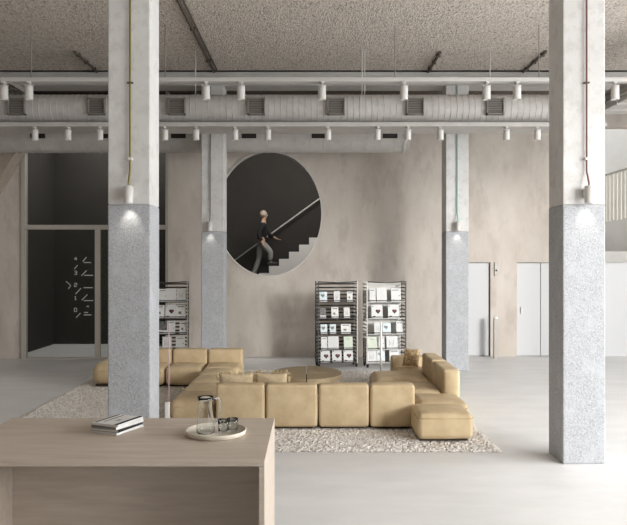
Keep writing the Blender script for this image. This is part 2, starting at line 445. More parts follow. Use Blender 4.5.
# second duct behind the far columns
D2, R2 = 15.1, .37
Z2 = az(153, D2)+R2+.005
t = thing('ventilation_duct', 'shorter round duct with dark slots and a domed end behind the far columns', 'duct', (0, D2, Z2))
xe = ax(411, D2); prof = [(0, -8.7)]; x = -8.7
while x < xe-.42:
    prof += [(R2, x), (R2, x+.285), (R2+.006, x+.289), (R2+.006, x+.297)]; x += .3
prof += [(R2, x+.01), (R2, xe-.16)]
MB().lathe(prof, 40, M4=rotX, smooth=False).build('duct_body', 'duct', t)
MB().lathe([(R2+.012, xe-.2), (R2+.012, xe-.16)]+[(R2*math.cos(R(a)), xe-.16+.16*math.sin(R(a))) for a in range(0, 91, 15)], 40, M4=rotX).build('end_cap', 'duct', t)
for px in (38, 108, 178.5, 249, 319, 390):
    sx = ax(px, 14.75)
    ang = R(20)
    so = MB().box(sx-.155, sx+.155, -.012, .02, -.055, .05, rot=Matrix.Rotation(R(12), 4, 'X')).build('slot_vent', 'slot', t, loc=(0, -R2*math.cos(R(14)), -R2*math.sin(R(14))+.02))
    MB().box(sx-.17, sx+.17, -.016, .01, -.065, -.055).box(sx-.17, sx+.17, -.016, .01, .05, .06).build('slot_frame', 'duct', so)
# depth-running duct at the right, cable tray at the left
t = thing('ventilation_duct', 'short rectangular duct running towards the viewer at the far right above the gallery', 'duct', (5.42, 11.62, 5.0))
MB().box(0, .8, 0, 1.6, 0, .34, .01).build('duct_body', 'duct', t)
for q in range(3): MB().box(-.02, .82, q*.5+.2, q*.5+.24, -.02, .36).build('flange', 'duct', t)
for zz in (.1, .25): MB().tube([(-.06, 0, zz), (-.06, 1.6, zz)], .03, 8).build('side_pipe', 'rod', t)
t = thing('cable_tray', 'dark ladder cable tray below the ceiling in the upper left corner', 'cable tray', (-5.6, 6, 5.30))
for sx in (0, .38): MB().box(sx, sx+.02, 0, 8.1, 0, .08).build('side_rail', 'rod', t)
for q in range(26): MB().box(.02, .38, q*.31+.05, q*.31+.08, .01, .03).build('rung', 'rod', t)
for q in range(3): MB().tube([(.08+q*.1, 0, .05), (.08+q*.1, 8.1, .05)], .022, 8).build('cable', 'pipe', t)
# upper track
TD, TZ = 11.45, az(82, 11.45)
t = thing('spotlight_track', 'long pale track hung under the ceiling that carries the upper spotlights', 'track', (0, TD, TZ))
MB().box(-8.6, 9.2, -.04, .04, 0, .066, .004).build('track_rail', 'track', t)
MB().box(-8.6, 9.2, .04, .10, .0, .02).build('track_flange', 'beam', t)
for hx in (ax(164.5, TD), ax(30, TD), ax(322, TD)+1.2, ax(540, TD), -6.6):
    MB().tube([(hx, .05, .02), (hx, .05, CEIL-TZ)], .008, 6).build('hanger_rod', 'rod', t)
# hanger rods of the big duct
for px, lab in ((195.5, 'thin pale hanger rod between ceiling and ribbed duct, beside the left ceiling pipe'), (363, 'pair of thin pale hanger rods above the middle of the ribbed duct'), (490, 'thin pale hanger rod between ceiling and ribbed duct, beside the bright column')):
    hx = ax(px, 12.85); m_ = MB()
    for dx in ((0,) if px != 363 else (-.02, .03)): m_.tube([(0+dx, 0, 0), (0+dx, 0, CEIL-Z1-R1+.004)], .011, 6)
    m_.box(-.05, .05, -.05, .05, CEIL-Z1-R1-.012, CEIL-Z1-R1+.001)
    tag(m_.build('hanger_rod', 'track', None, loc=(hx, D1, Z1+R1+.002)), lab, 'rod', 'duct hangers')
# pipes along the ceiling
for X, d0, d1, lab in ((-1.945, 9.0, 14.2, 'long dark pipe on the ceiling running back towards the round opening'), (-4.32, 12.85, 14.2, 'short dark pipe on the ceiling above the column behind the counter'),
                       (2.40, 12.9, 14.2, 'short dark pipe on the ceiling above the far column with the teal cable'), (4.33, 12.85, 14.2, 'short dark pipe on the ceiling beside the bright foreground column')):
    t = thing('ceiling_pipe', lab, 'pipe', (X, d0, CEIL), group='pipes along the ceiling')
    MB().tube([(0, 0, -.03), (0, d1-d0, -.03)], .026, 10).build('pipe_run', 'pipe', t)
    for q in (.15, .5, .85): MB().box(-.04, .04, (d1-d0)*q-.02, (d1-d0)*q+.02, -.062, 0, .004).build('pipe_clip', 'pipe', t)
    if X < -1.9 and X > -2: MB().tube([(.07, .2, -.018), (.07, d1-d0, -.018)], .014, 8).build('thin_conduit', 'pipe', t)
# spotlights
def spot_proto(label, loc, lit=False):
    t = thing('track_spotlight', label, 'spotlight', loc)
    MB().box(-.028, .028, -.055, .055, -.03, 0, .004).build('track_adapter', 'spot', t)
    MB().tube([(0, 0, -.02), (0, 0, -.055)], .014, 10).box(-.075, .075, -.012, .012, -.062, -.05, .003).build('yoke', 'spot', t)
    MB().lathe([(0,-.062), (.045,-.062), (.064,-.07), (.066,-.10), (.066,-.285), (.062,-.29), (.056,-.288), (.052,-.262), (0,-.262)], 24).build('lamp_head', 'spot', t)
    MB().lathe([(0,-.264), (.05,-.264), (.05,-.270), (0,-.270)], 20).build('lens', 'lens', t)
    return t
ORD = ['leftmost', 'second from the left', 'third from the left', 'fourth from the left', 'fifth from the left', 'sixth from the left', 'seventh from the left', 'eighth from the left', 'ninth from the left', 'tenth from the left', 'eleventh from the left', 'twelfth from the left', 'rightmost']
up = [4, 29, 206, 241, 322, 404, 486.5, 517, 615]
proto = None
UPL = ['in the upper left corner, at the frame edge', 'next to the cable tray', 'with its bright lens beside the left ceiling pipe', 'above the left rim of the round opening',
       'straight above the gap right of the round opening', 'left of the far column with the teal cable', 'right of the far column with the teal cable', 'tilted, just left of the bright foreground column', 'at the right frame edge, past the bright column']
def tilt(o, ry, rx=0):
    for c in o.children:
        if c.name.startswith(('lamp_head', 'lens', 'yoke')):
            pass
for i, px in enumerate(up):
    lab = 'white spotlight on the upper track, '+UPL[i]
    p = (ax(px, TD), TD, TZ)
    if proto is None: proto = spot_proto(lab, p); proto['group'] = 'spotlights on the upper track'
    else:
        dup(proto, p, 0, lab, 'spotlights on the upper track')
low = [35, 68, 100, 165, 196, 235, 268, 328, 377.5, 408, 440.5, 506.5, 537.5]
LOL = ['leftmost, over the dark glazing', 'second from the left, over the dark glazing', 'at the left of the column behind the counter', 'at the right of the column behind the counter', 'left of the far column by the round opening',
       'over the left half of the round opening', 'over the middle of the round opening', 'just right of the round opening', 'last but one before the domed duct end', 'against the domed duct end', 'by the far column with teal cable', 'over the doors in the back wall', 'just left of the bright foreground column']
for i, px in enumerate(low):
    d = 12.56
    dup(proto, (ax(px, d), d, 4.632), 0, 'small white spotlight under the ribbed duct, '+LOL[i], 'spotlights under the ribbed duct', (.86,.86,.82))
for o in list(col.objects):   # a few heads are turned on their stems
    if o.name.startswith('track_spotlight'):
        r_ = random.Random(o.name)
        o.rotation_euler.z = r_.uniform(-.3, .3)

# ------------------------------------------------------------------ stair, rail, person
SD = 18.6
st = MB(); pts = []
x0s, z0s, run, rise = -1.09, 2.107, .2665, .189
i0, i1 = -5, 12
pts.append((x0s+run*i0, 0))
for i in range(i0, i1):
    pts += [(x0s+run*i, z0s+rise*i), (x0s+run*(i+1), z0s+rise*i)]
pts += [(x0s+run*i1, 0)]
stair = thing('staircase', 'white straight staircase climbing to the right behind the round opening', 'stairs', (0, 0, 0))
MB().prism(pts, 'y', SD, SD+.06).build('stringer', 'stairw', stair)
for i in range(i0, i1):
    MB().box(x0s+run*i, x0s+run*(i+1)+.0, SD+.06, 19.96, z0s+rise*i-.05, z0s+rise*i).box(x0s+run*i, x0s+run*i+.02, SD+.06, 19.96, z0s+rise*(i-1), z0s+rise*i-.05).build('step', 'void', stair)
rl = thing('handrail', 'thin white handrail slanting across the dark stair hall', 'handrail', (0,0,0))
ra, rb = at(226, 266.5, 19.85), at(336, 186.6, 19.85)
MB().tube([ra, rb], .02, 10).build('rail_bar', 'rim', rl)
for q in (.1, .5, .9):
    p = ra.lerp(rb, q); MB().tube([p, p+Vector((0,.05,-.05)), p+Vector((0,.16,-.05))], .01, 6).build('rail_bracket', 'void', rl)

def skin(name, pts, edges, radii, mt, parent=None, root=0, sub=1):
    me = bpy.data.meshes.new(name); me.from_pydata([Vector(p) for p in pts], edges, []); me.update()
    o = bpy.data.objects.new(name, me); col.objects.link(o)
    b = bmesh.new(); b.from_mesh(me); lay = b.verts.layers.skin.verify(); b.verts.ensure_lookup_table()
    for i, r_ in enumerate(radii):
        v = b.verts[i][lay]; v.radius = (r_, r_) if not isinstance(r_, tuple) else r_; v.use_root = (i == root)
    b.to_mesh(me); b.free()
    m1 = o.modifiers.new('Skin', 'SKIN'); m1.use_smooth_shade = True; m1.branch_smoothing = .5
    m2 = o.modifiers.new('Subdivision', 'SUBSURF'); m2.levels = sub; m2.render_levels = sub
    dg = bpy.context.evaluated_depsgraph_get(); dg.update()
    me2 = bpy.data.meshes.new_from_object(o.evaluated_get(dg))
    bpy.data.objects.remove(o); me2.name = name
    for f in me2.polygons: f.use_smooth = True
    me2.materials.clear(); me2.materials.append(M[mt])
    o = bpy.data.objects.new(name, me2); col.objects.link(o)
    if parent: o.parent = parent
    return o
def person():
    gx, gy = -1.33, 19.15
    zf, zb = z0s, z0s-2*rise          # leading foot two steps above the trailing one
    hip = zb+1.04
    P = lambda x, y, z: (gx+x, gy+y, z)
    J = [P(0,0,hip), P(.02,0,hip+.20), P(.05,0,hip+.42), P(.06,0,hip+.53), P(.07,0,hip+.62), P(.085,0,hip+.72), P(.08,0,hip+.80)]
    E = [(k,k+1) for k in range(6)]; RR = [(.15,.13),(.135,.115),(.155,.12),(.07,.07),(.05,.05),(.092,.08),(.07,.065)]
    def add(prev, pts, rs):
        for p, r_ in zip(pts, rs):
            J.append(p); RR.append(r_); E.append((prev, len(J)-1)); prev = len(J)-1
        return prev
    # legs: rear leg stretched back and down, front leg stepping up
    legB = [P(-.02,.09,hip-.06), P(-.07,.09,hip-.48), P(-.24,.09,zb+.10), P(-.10,.09,zb+.045)]
    legF = [P(.02,-.09,hip-.06), P(.27,-.10,hip-.28), P(.24,-.10,zf+.10), P(.40,-.10,zf+.045)]
    for lg in (legB, legF): add(0, lg, (.085,.06,.045,.035))
    armB = [P(.05,.2,hip+.46), P(.16,.24,hip+.22), P(.36,.25,hip+.12)]
    armF = [P(.05,-.2,hip+.46), P(-.06,-.24,hip+.2), P(.04,-.25,hip-.02)]
    hands = []
    for arm in (armB, armF):
        e = add(2, arm, (.062,.046,.034)); hands.append((e, arm[-1], Vector(arm[-1])-Vector(arm[-2])))
    for e, p, d_ in hands:
        d_ = d_.normalized(); p = Vector(p); side = d_.cross(Vector((0,1,0))).normalized()
        pe = add(e, [tuple(p+d_*.06)], (.036,))
        for q, (off, ln) in enumerate(((-.03,.075),(-.01,.085),(.01,.08),(.03,.065))):
            add(pe, [tuple(p+d_*.10+Vector((0,off,0))), tuple(p+d_*(.10+ln)+Vector((0,off,0))+side*.02)], (.011,.009))
        add(e, [tuple(p+d_*.05+Vector((0,.045,0))), tuple(p+d_*.09+Vector((0,.06,0))+side*.01)], (.012,.010))
    # nose and ears
    hx, hz = gx+.085, hip+.72
    add(5, [(hx+.10, gy, hz-.01)], (.016,)); add(5, [(hx-.005, gy+.088, hz)], (.015,)); add(5, [(hx-.005, gy-.088, hz)], (.015,))
    body = skin('person', J, E, RR, 'skin')
    tag(body, 'person in a black top and grey trousers climbing the stairs behind the round opening', 'person')
    skin('trousers', [J[0], legB[0], legB[1], legB[2], legF[0], legF[1], legF[2], P(.0,0,hip+.10)], [(0,1),(1,2),(2,3),(0,4),(4,5),(5,6),(0,7)], [.17,.115,.085,.072,.115,.085,.072,.15], 'cloth_grey', body)
    skin('jacket', [P(0,0,hip+.02), J[1], J[2], J[3], armB[0], armB[1], P(.33,.25,hip+.13), armF[0], armF[1], P(.03,-.25,hip)], [(0,1),(1,2),(2,3),(2,4),(4,5),(5,6),(2,7),(7,8),(8,9)], [.185,.16,.175,.085,.085,.066,.054,.085,.066,.054], 'cloth_black', body)
    h = MB().lathe([(0,.125), (.05,.115), (.085,.075), (.099,.02), (.098,-.03), (.07,-.05)], 18, M4=Matrix.Translation((hx-.022, gy, hz+.02)) @ Matrix.Rotation(R(-18), 4, 'Y')).build('hair', 'hair', body)
    for lg in (legB, legF):
        a = Vector(lg[2]); MB().soft(a.x-.07, a.x+.22, a.y-.05, a.y+.05, a.z-.10, a.z+.01, .04, (0,0,.01)).build('shoe', 'shoe', body)
person()

# ------------------------------------------------------------------ rug
def rug():
    X0, X1, Y0, Y1 = -4.1, 2.22, 8.115, 14.16
    mb = MB(); bm = mb.bm; nx, ny = 300, 300; rnd = random.Random(3); V = []
    for j in range(ny+1):
        row = []
        for i in range(nx+1):
            x = X0+(X1-X0)*i/nx; y = Y0+(Y1-Y0)*j/ny
            e = min(i, j, nx-i, ny-j)
            z = .004 if e == 0 else .008+rnd.random()*.022*(1 if e > 1 else .6)
            jx = rnd.uniform(-.010, .010); jy = rnd.uniform(-.010, .010)
            if e == 0: jx *= 3; jy *= 3
            row.append(bm.verts.new((x+jx, y+jy, z)))
        V.append(row)
    for j in range(ny):
        for i in range(nx): bm.faces.new((V[j][i], V[j][i+1], V[j+1][i+1], V[j+1][i]))
    o = mb.build('rug', 'rug', None, fix=False)
    tag(o, 'large shaggy beige rug under the sofa group', 'rug')
rug()
RZ = .031

# ------------------------------------------------------------------ sofa modules
SEED = [0]
def module(label, X0, X1, Y0, Y1, back=None, sh=.36, bh=.58, bt=.22, r=.038, group='tan leather sofa modules', name='sofa_module', sr=.07, pz=.032):
    cx_, cy_ = (X0+X1)/2, (Y0+Y1)/2
    t = thing(name, label, 'sofa', (cx_, cy_, RZ), group=group)
    g = .011
    x0, x1, y0, y1 = X0-cx_+g, X1-cx_-g, Y0-cy_+g, Y1-cy_-g
    sx0, sx1, sy0, sy1 = x0, x1, y0, y1
    SEED[0] += 1
    if back:
        bx = [x0, x1, y0, y1]
        if back == 'near': bx[3] = y0+bt; sy0 = y0+bt-.02
        if back == 'far': bx[2] = y1-bt; sy1 = y1-bt+.02
        if back == 'right': bx[0] = x1-bt; sx1 = x1-bt+.02
        MB().soft(*bx, .022, bh-RZ, r, (.010,.010,.004), wr=.002, seed=SEED[0]).build('backrest', 'leather', t)
    MB().soft(sx0, sx1, sy0, sy1, .022, sh-RZ, sr, (.010,.010,pz), wr=.005, seed=SEED[0]+50).build('seat', 'leather', t)
    z_ = sh-RZ-sr*.9
    loop = [(sx0, sy0), (sx1, sy0), (sx1, sy1), (sx0, sy1)]
    pi_ = MB(); c_ = sr; o_ = .003
    pth = []
    for (ax_, ay_, qx, qy) in ((sx0, sy0, 1, 1), (sx1, sy0, -1, 1), (sx1, sy1, -1, -1), (sx0, sy1, 1, -1)):
        seq = [(ax_-o_*qx, ay_+c_*qy), (ax_+c_*.3*qx, ay_+c_*.3*qy), (ax_+c_*qx, ay_-o_*qy)]
        if (qx*qy) < 0: seq = seq[::-1]
        pth += [(p[0], p[1], z_) for p in seq]
    if not back: pi_.tube(pth+[pth[0]], .005, 6, caps=False); pi_.build('piping', 'leather_seam', t)
    MB().box(x0+.06, x1-.06, y0+.06, y1-.06, .0, .03).build('plinth', 'base_dark', t)
    return t
FD = 9.1
xs = [ax(p_, FD) for p_ in (215, 265.3, 318.2, 369.8, 416)]
FL = ['tan leather sofa module with its back to the counter, partly behind the glass carafe', 'tan leather sofa module seen from behind, second from the left in the front row',
      'tan leather sofa module seen from behind, below the coffee table', 'tan leather sofa module seen from behind, next to the low ottoman']
for i in range(4): module(FL[i], xs[i], xs[i+1], FD, 9.95, 'near', bh=.607)
YS = [9.3, 10.02, 10.74, 11.46, 12.18]
SLb = ['backless tan seat at the front left corner, directly behind the carafe', 'backless tan seat, second from the counter in the left run', 'backless tan seat, third from the counter in the left run', 'backless tan seat in the left run, next to the far corner module']
for i in range(4): module(SLb[i], -1.885, -1.272, YS[i], YS[i+1], None, sh=.355, sr=.085, pz=.05)
module('tan corner module facing the counter, at the right end of the far left row', -1.885, -1.235, 12.2, 13.15, 'far', bh=.60, bt=.25)
module('tan sofa module with backrest, between corner module and near column in the far row', -2.54, -1.89, 12.2, 13.15, 'far', bh=.60, bt=.25)
module('tan sofa module with backrest, mostly hidden behind the column by the counter', -3.19, -2.545, 12.2, 13.15, 'far', bh=.60, bt=.25)
module('tan rounded pouf peeking out at the left side of the column by the counter', -3.83, -3.195, 12.2, 13.0, None, sh=.43, sr=.14, name='pouf')
# right arm
module('low tan leather ottoman standing free at the front right corner on the rug', ax(417.5, 8.45), ax(475, 8.45), 8.45, 9.12, None, sh=.365, sr=.06, name='ottoman')
module('backless tan seat directly behind the front right ottoman', 1.42, 2.10, 9.15, 9.93, None, sh=.35)
module('tan seat with backrest on the right arm, nearer one', 1.20, 2.15, 9.97, 10.90, 'right', sh=.36, bh=.67, bt=.24, sr=.10)
module('wide tan chaise reaching towards the coffee table on the right arm', .99, 2.15, 10.97, 11.88, 'right', sh=.37, bh=.67, bt=.24, sr=.11)
module('tan far corner module of the right arm with the round pillow on it', 1.43, 2.15, 11.90, 12.58, 'far', sh=.36, bh=.54, bt=.22)

# pillows
def pillow(label, loc, w, h, tk, rx, rz, mt, fringe, round_=False):
    t = thing('cushion', label, 'cushion', loc, group='loose cushions on the sofa')
    t.rotation_euler = (rx, 0, rz)
    b = bmesh.new(); n = 18; top = {}; 
    for sgn in (1, -1):
        g = []
        for j in range(n+1):
            row = []
            for i in range(n+1):
                u, v = -1+2*i/n, -1+2*j/n
                if round_:
                    # disc mapping
                    uu, vv = u*math.sqrt(1-v*v/2), v*math.sqrt(1-u*u/2); rr2 = uu*uu+vv*vv
                    f = math.sqrt(max(0, 1-rr2)); px_, pz_ = uu, vv
                else:
                    f = (max(0, (1-u**4)*(1-v**4)))**.5; pin = .06
                    px_, pz_ = u*(1-pin*(1-v*v)), v*(1-pin*(1-u*u))
                    if not round_: pz_ -= .07*(1-abs(u))*(1 if v > 0 else 0)*v
                dy = sgn*tk/2*f*(1+.08*math.sin(5*u+3*v))
                row.append(b.verts.new((px_*w/2, dy, (pz_+1)*h/2)))
            g.append(row)
        for j in range(n):
            for i in range(n): b.faces.new((g[j][i], g[j][i+1], g[j+1][i+1], g[j+1][i]))
    bmesh.ops.remove_doubles(b, verts=b.verts, dist=1e-4)
    mb = MB(); mb.merge(b, 0, True); mb.build('cushion_cover', mt, t)
    if fringe:
        fr = MB(); rnd = random.Random(int(w*1000)+int(loc[0]*100))
        for q in range(150):
            e = q % 4; s = rnd.uniform(-1, 1)
            if e == 0: p = Vector((s*w/2, 0, h*(1-.035*(1-abs(s))))); dr = Vector((s*.3, 0, 1))
            elif e == 1: p = Vector((s*w/2, 0, 0)); dr = Vector((s*.3, 0, -.4))
            else:
                sg = 1 if e == 2 else -1; p = Vector((sg*w/2*.98, 0, (s+1)*h/2)); dr = Vector((sg, 0, s*.3))
            dr = (dr+Vector((rnd.uniform(-.5,.5), rnd.uniform(-.6,.6), rnd.uniform(-.2,.3)))).normalized()
            L_ = rnd.uniform(.025, .06)
            fr.tube([p, p+dr*L_*.6, p+dr*L_+Vector((0,0,-.008))], .004, 4, radii=[.006,.005,.002])
        fr.build('fringe', 'fringe', t)
    return t
pillow('tan fringed cushion leaning on the front row, at the left one of the pair', (-1.0, 9.52, .40), .47, .31, .13, R(11), R(4), 'pillow', True)
pillow('tan fringed cushion with a pointed upper corner, beside the coffee table', (-.52, 9.53, .40), .45, .32, .13, R(11), R(-6), 'pillow', True)
pillow('mottled brown cushion standing in the far right sofa corner', (1.73, 12.1, .40), .32, .32, .12, R(-16), R(-38), 'pillow_brown', False)

# ------------------------------------------------------------------ coffee table
ct = thing('coffee_table', 'low round wooden coffee table split into four segments on the rug', 'table', (-.06, 12.0, RZ))
for q in range(4):
    a0, a1 = q*90+.7, q*90+89.3
    rx_, ry_ = .60, .72
    poly = [(.007*(1 if q in (0,3) else -1), .007*(1 if q in (0,1) else -1))]
    for k in range(17):
        a = R(a0+(a1-a0)*k/16); poly.append((rx_*math.cos(a), ry_*math.sin(a)))
    zt = .285+(.006 if q in (0, 2) else 0)
    mb = MB(); mb.prism(poly, 'z', zt-.085, zt)
    o = mb.build('table_segment', 'table', ct)
    bv = o.modifiers.new('Bevel', 'BEVEL'); bv.width = .006; bv.segments = 2; bv.limit_method = 'ANGLE'
    dk = MB().prism([(p[0]*.78+.0, p[1]*.78) for p in poly], 'z', 0, zt-.085); dk.build('segment_base', 'base_dark', o)

MB().lathe([(0,0), (.40,0), (.40,.19), (0,.19)], 32).build('core_base', 'base_dark', ct)

# ------------------------------------------------------------------ magazine racks
def heart(cx_, cz_, s, n=18):
    out = []
    for k in range(n):
        a = 2*math.pi*k/n
        out.append((cx_+s*.062*16*math.sin(a)**3/16*1.0, cz_+s*.062*(13*math.cos(a)-5*math.cos(2*a)-2*math.cos(3*a)-math.cos(4*a))/16))
    return out
COV = {'white': 'white magazine', 'title': 'white titled magazine', 'blue': 'pale blue and white magazine', 'grey': 'mottled grey magazine',
       'green': 'pale green magazine', 'dark': 'dark photo magazine', 'heart': 'magazine with red heart blot', 'sketch': 'white magazine with grey drawing'}
def magazine_mesh(kind, w, h, t=.014):
    mats = ['pages', {'blue': 'cov_blue', 'grey': 'cov_grey', 'green': 'cov_green', 'dark': 'cov_dark'}.get(kind, 'cov_white'), 'ink', 'ink_red', 'ink_grey', 'cov_white']
    mb = MB(); x = w/2
    mb.box(-x+.002, x-.002, -t/2+.001, t/2-.001, .002, h-.002, mi=0)
    mb.box(-x, x, -t/2-.001, -t/2+.001, 0, h, mi=1); mb.box(-x, x, t/2-.001, t/2+.001, 0, h, mi=1)
    mb.box(-x-.001, -x+.001, -t/2, t/2, 0, h, mi=1)
    f0, f1 = -t/2-.0022, -t/2-.0008
    if kind == 'heart':
        mb.prism(heart(.08*w, h*.5, .85), 'y', f0, f1, 2); mb.prism(heart(.12*w, h*.56, .5), 'y', f0-.0006, f1, 3)
        mb.box(-x*.8, -x*.3, f0, f1, h*.1, h*.16, mi=2); mb.box(-x*.85, -x*.65, f0, f1, h*.85, h*.92, mi=2)
    elif kind == 'title':
        mb.box(-x*.75, x*.6, f0, f1, h*.83, h*.89, mi=4); mb.box(-x*.75, -x*.45, f0, f1, h*.07, h*.14, mi=2); mb.box(x*.5, x*.75, f0, f1, h*.4, h*.46, mi=4)
    elif kind == 'sketch':
        for q in range(4): mb.box(-x*.5+q*x*.25, -x*.45+q*x*.25, f0, f1, h*(.25+.08*(q%2)), h*(.7-.1*(q%3)), mi=4)
    elif kind == 'dark':
        mb.box(-x, x, f0, f1, 0, h*.28, mi=5); mb.box(-x*.7, x*.3, f0-.0004, f1, h*.1, h*.15, mi=2)
    elif kind == 'blue':
        mb.box(-x, x, f0, f1, 0, h*.22, mi=5); mb.box(-x*.6, x*.2, f0-.0004, f1, h*.07, h*.12, mi=4); mb.prism(heart(-.1*w, h*.62, .7), 'y', f0, f1, 4)
    elif kind == 'grey':
        mb.box(-x*.7, x*.7, f0, f1, h*.84, h*.9, mi=2); mb.box(-x*.5, x*.1, f0, f1, h*.3, h*.5, mi=4)
    elif kind == 'green':
        mb.box(-x*.4, x*.4, f0, f1, h*.78, h*.82, mi=4)
    return mb, mats
RW, RD, RH = .86, .34, 1.805
SHZ = [1.375, 1.03, .70, .375, .10]
def rack(label, X, d, rz, dark=True):
    t = thing('magazine_rack', label, 'rack', (X, d, 0), rz, group='wire magazine racks on casters')
    mt = 'steel_dark' if dark else 'steel_light'
    for sx in (-1, 1):
        x = sx*(RW/2-.012)
        sf = MB().box(x-.012, x+.012, -RD/2, -RD/2+.024, .08, RH).box(x-.012, x+.012, RD/2-.024, RD/2, .08, RH).build('side_frame', 'steel_light' if (sx > 0) == dark else 'steel_dark', t)
        rg_ = MB()
        for q in range(22): rg_.box(x-.009, x+.009, -RD/2+.02, RD/2-.02, .115+q*.077, .115+q*.077+.024)
        rg_.build('rungs', 'steel_dark' if (dark or sx > 0) else 'steel_light', sf)
    bk = MB()
    for q in range(22): bk.tube([(-RW/2+.02, RD/2-.012, .125+q*.077), (RW/2-.02, RD/2-.012, .125+q*.077)], .018 if dark else .008, 6)
    bk.build('back_bars', mt, t)
    if not dark: MB().box(-RW/2+.025, RW/2-.025, RD/2-.042, RD/2-.036, .1, RH-.02).build('back_panel', 'sheet', t)
    for z in SHZ:
        s_ = MB().box(-RW/2+.025, RW/2-.025, -RD/2+.01, RD/2-.02, z-.012, z).build('shelf', mt, t)
        MB().tube([(-RW/2+.025, -RD/2+.008, z+.03), (RW/2-.025, -RD/2+.008, z+.03)], .007, 6).build('lip_bar', 'steel_dark', s_)
    MB().tube([(-RW/2+.012, -RD/2+.012, RH-.01), (0, -RD/2+.012, RH-.03), (RW/2-.012, -RD/2+.012, RH-.01)], .012, 8).build('top_bar', 'steel_dark', t)
    for sx in (-1, 1):
        for sy in (-1, 1):
            x, y = sx*(RW/2-.03), sy*(RD/2-.03)
            c = MB().box(x-.02, x+.02, y-.015, y+.015, .06, .09).box(x-.026, x-.018, y-.012, y+.012, .03, .07).box(x+.018, x+.026, y-.012, y+.012, .03, .07).build('caster', 'steel_dark', t)
            MB().lathe([(0,-.015), (.036,-.015), (.04,-.01), (.04,.01), (.036,.015), (0,.015)], 16, M4=Matrix.Translation((x, y, .04)) @ Matrix.Rotation(R(90), 4, 'Y')).build('wheel', 'rubber', c)
    return t
PROT = {}
def mags(rackname, X, d, rz, rows):
    c_, s_ = math.cos(rz), math.sin(rz)
    sn = ['top', 'second', 'third', 'fourth', 'bottom']
    for si, row in enumerate(rows):
        n = len(row)
        for k, (px, kind, w, h) in enumerate(row):
            lx = (ax(px, d)-X)/c_
            lx = max(-RW/2+.03+w/2, min(RW/2-.03-w/2, lx))
            ly = -RD/2+.055+.004*k; lz = SHZ[si]+.0015
            key = (kind, w, h)
            if key not in PROT:
                mb, mats_ = magazine_mesh(kind, w, h); o = mb.build('magazine', mats_); PROT[key] = o
            else: o = PROT[key].copy(); col.objects.link(o)
            o.location = (X+lx*c_-ly*s_, d+lx*s_+ly*c_, lz); o.rotation_euler = (R(-9), 0, rz)
            place = (['leftmost'] if k == 0 else ['rightmost'] if k == n-1 else ['between two others'])[0]
            if n == 4 and 0 < k < 3: place = 'second from left' if k == 1 else 'third from left'
            tag(o, f'{COV[kind]}, {place}, {sn[si]} shelf of the {rackname} rack', 'magazine', f'magazines on the {rackname} rack')
r2x, r3x, r1x, rd = ax(336.5, 14.8), ax(384.7, 14.8), ax(167.5, 14.8), 14.85
rack('dark barred magazine rack, half hidden behind the column by the counter', r1x, rd, R(6))
rack('dark barred magazine rack standing in the middle, left of the pale-backed rack', r2x, rd, R(9))
rack('pale-backed magazine rack with a dark ladder side, behind the right chaise', r3x, rd, R(9), False)
mags('middle', r2x, rd, R(9), [
    [(322.5,'blue',.16,.21), (336,'sketch',.13,.22), (349,'grey',.12,.21)],
    [(322,'dark',.13,.21), (334,'grey',.15,.23), (346,'sketch',.13,.22)],
    [(323,'blue',.14,.20), (332,'blue',.13,.20), (345,'grey',.21,.20)],
    [(323.3,'title',.13,.26), (332.5,'white',.23,.27), (347.5,'green',.19,.26)],
    [(324.5,'heart',.20,.26), (336,'heart',.20,.26), (347.5,'heart',.20,.26)]])
mags('right', r3x, rd, R(9), [
    [(371.3,'title',.13,.28), (380.5,'white',.22,.29), (395,'title',.21,.28)],
    [(375.7,'heart',.24,.28), (392.5,'heart',.24,.28)],
    [(376.5,'sketch',.15,.24), (385.5,'blue',.18,.22), (399,'title',.16,.26)],
    [(371,'green',.2,.26), (380.5,'title',.12,.27), (391,'sketch',.24,.27)],
    [(370.5,'sketch',.2,.25), (379.7,'blue',.17,.27), (393.5,'title',.22,.25)]])
mags('hidden left', r1x, rd, R(6), [
    [(163.5,'title',.18,.27), (172,'white',.18,.28), (181.5,'sketch',.2,.27)],
    [(161,'grey',.17,.27), (171,'heart',.22,.28), (181,'grey',.2,.27)],
    [(163,'dark',.19,.26), (171.5,'title',.17,.27), (183,'grey',.14,.24)],
    [(167.5,'sketch',.19,.26), (180.5,'title',.19,.26)]])

# ------------------------------------------------------------------ slim posts, wall devices
t = thing('slim_post', 'slim white post standing in front of the pale-backed rack', 'post', (ax(381, 13.4), 13.4, RZ))
MB().tube([(0,0,.01), (0,0,az(322, 13.4)-RZ)], .02, 12).build('post_shaft', 'white', t); MB().lathe([(0,0),(.11,0),(.11,.012),(0,.014)], 24).build('foot_plate', 'white', t)
t = thing('slim_post', 'slim white post with a thin pinkish rod by the front left sofa corner', 'post', (ax(167.3, 9.16), 9.16, RZ))
MB().box(-.028, .028, -.028, .028, 0, az(402, 9.16)-RZ, .005).build('post_shaft', 'white', t)
MB().tube([(.02,0,az(402, 9.16)-RZ), (.02,0,az(322, 9.16)-RZ)], .007, 8).build('thin_rod', 'rod_pink', t)
t = thing('bollard', 'waist-high grey post standing at the back wall between the white doors', 'post', (ax(495.5, 16.1), 16.1, 0))
MB().box(-.045, .045, -.045, .045, 0, .90, .008).build('post_shaft', 'post_grey', t); MB().lathe([(0,.96),(.04,.955),(.05,.93),(.05,.90),(0,.90)], 20).build('post_cap', 'white', t)
t = thing('wall_sensor', 'small grey device high on the back wall beside the first white door', 'sensor', (ax(496, WALL), WALL, az(276, WALL)))
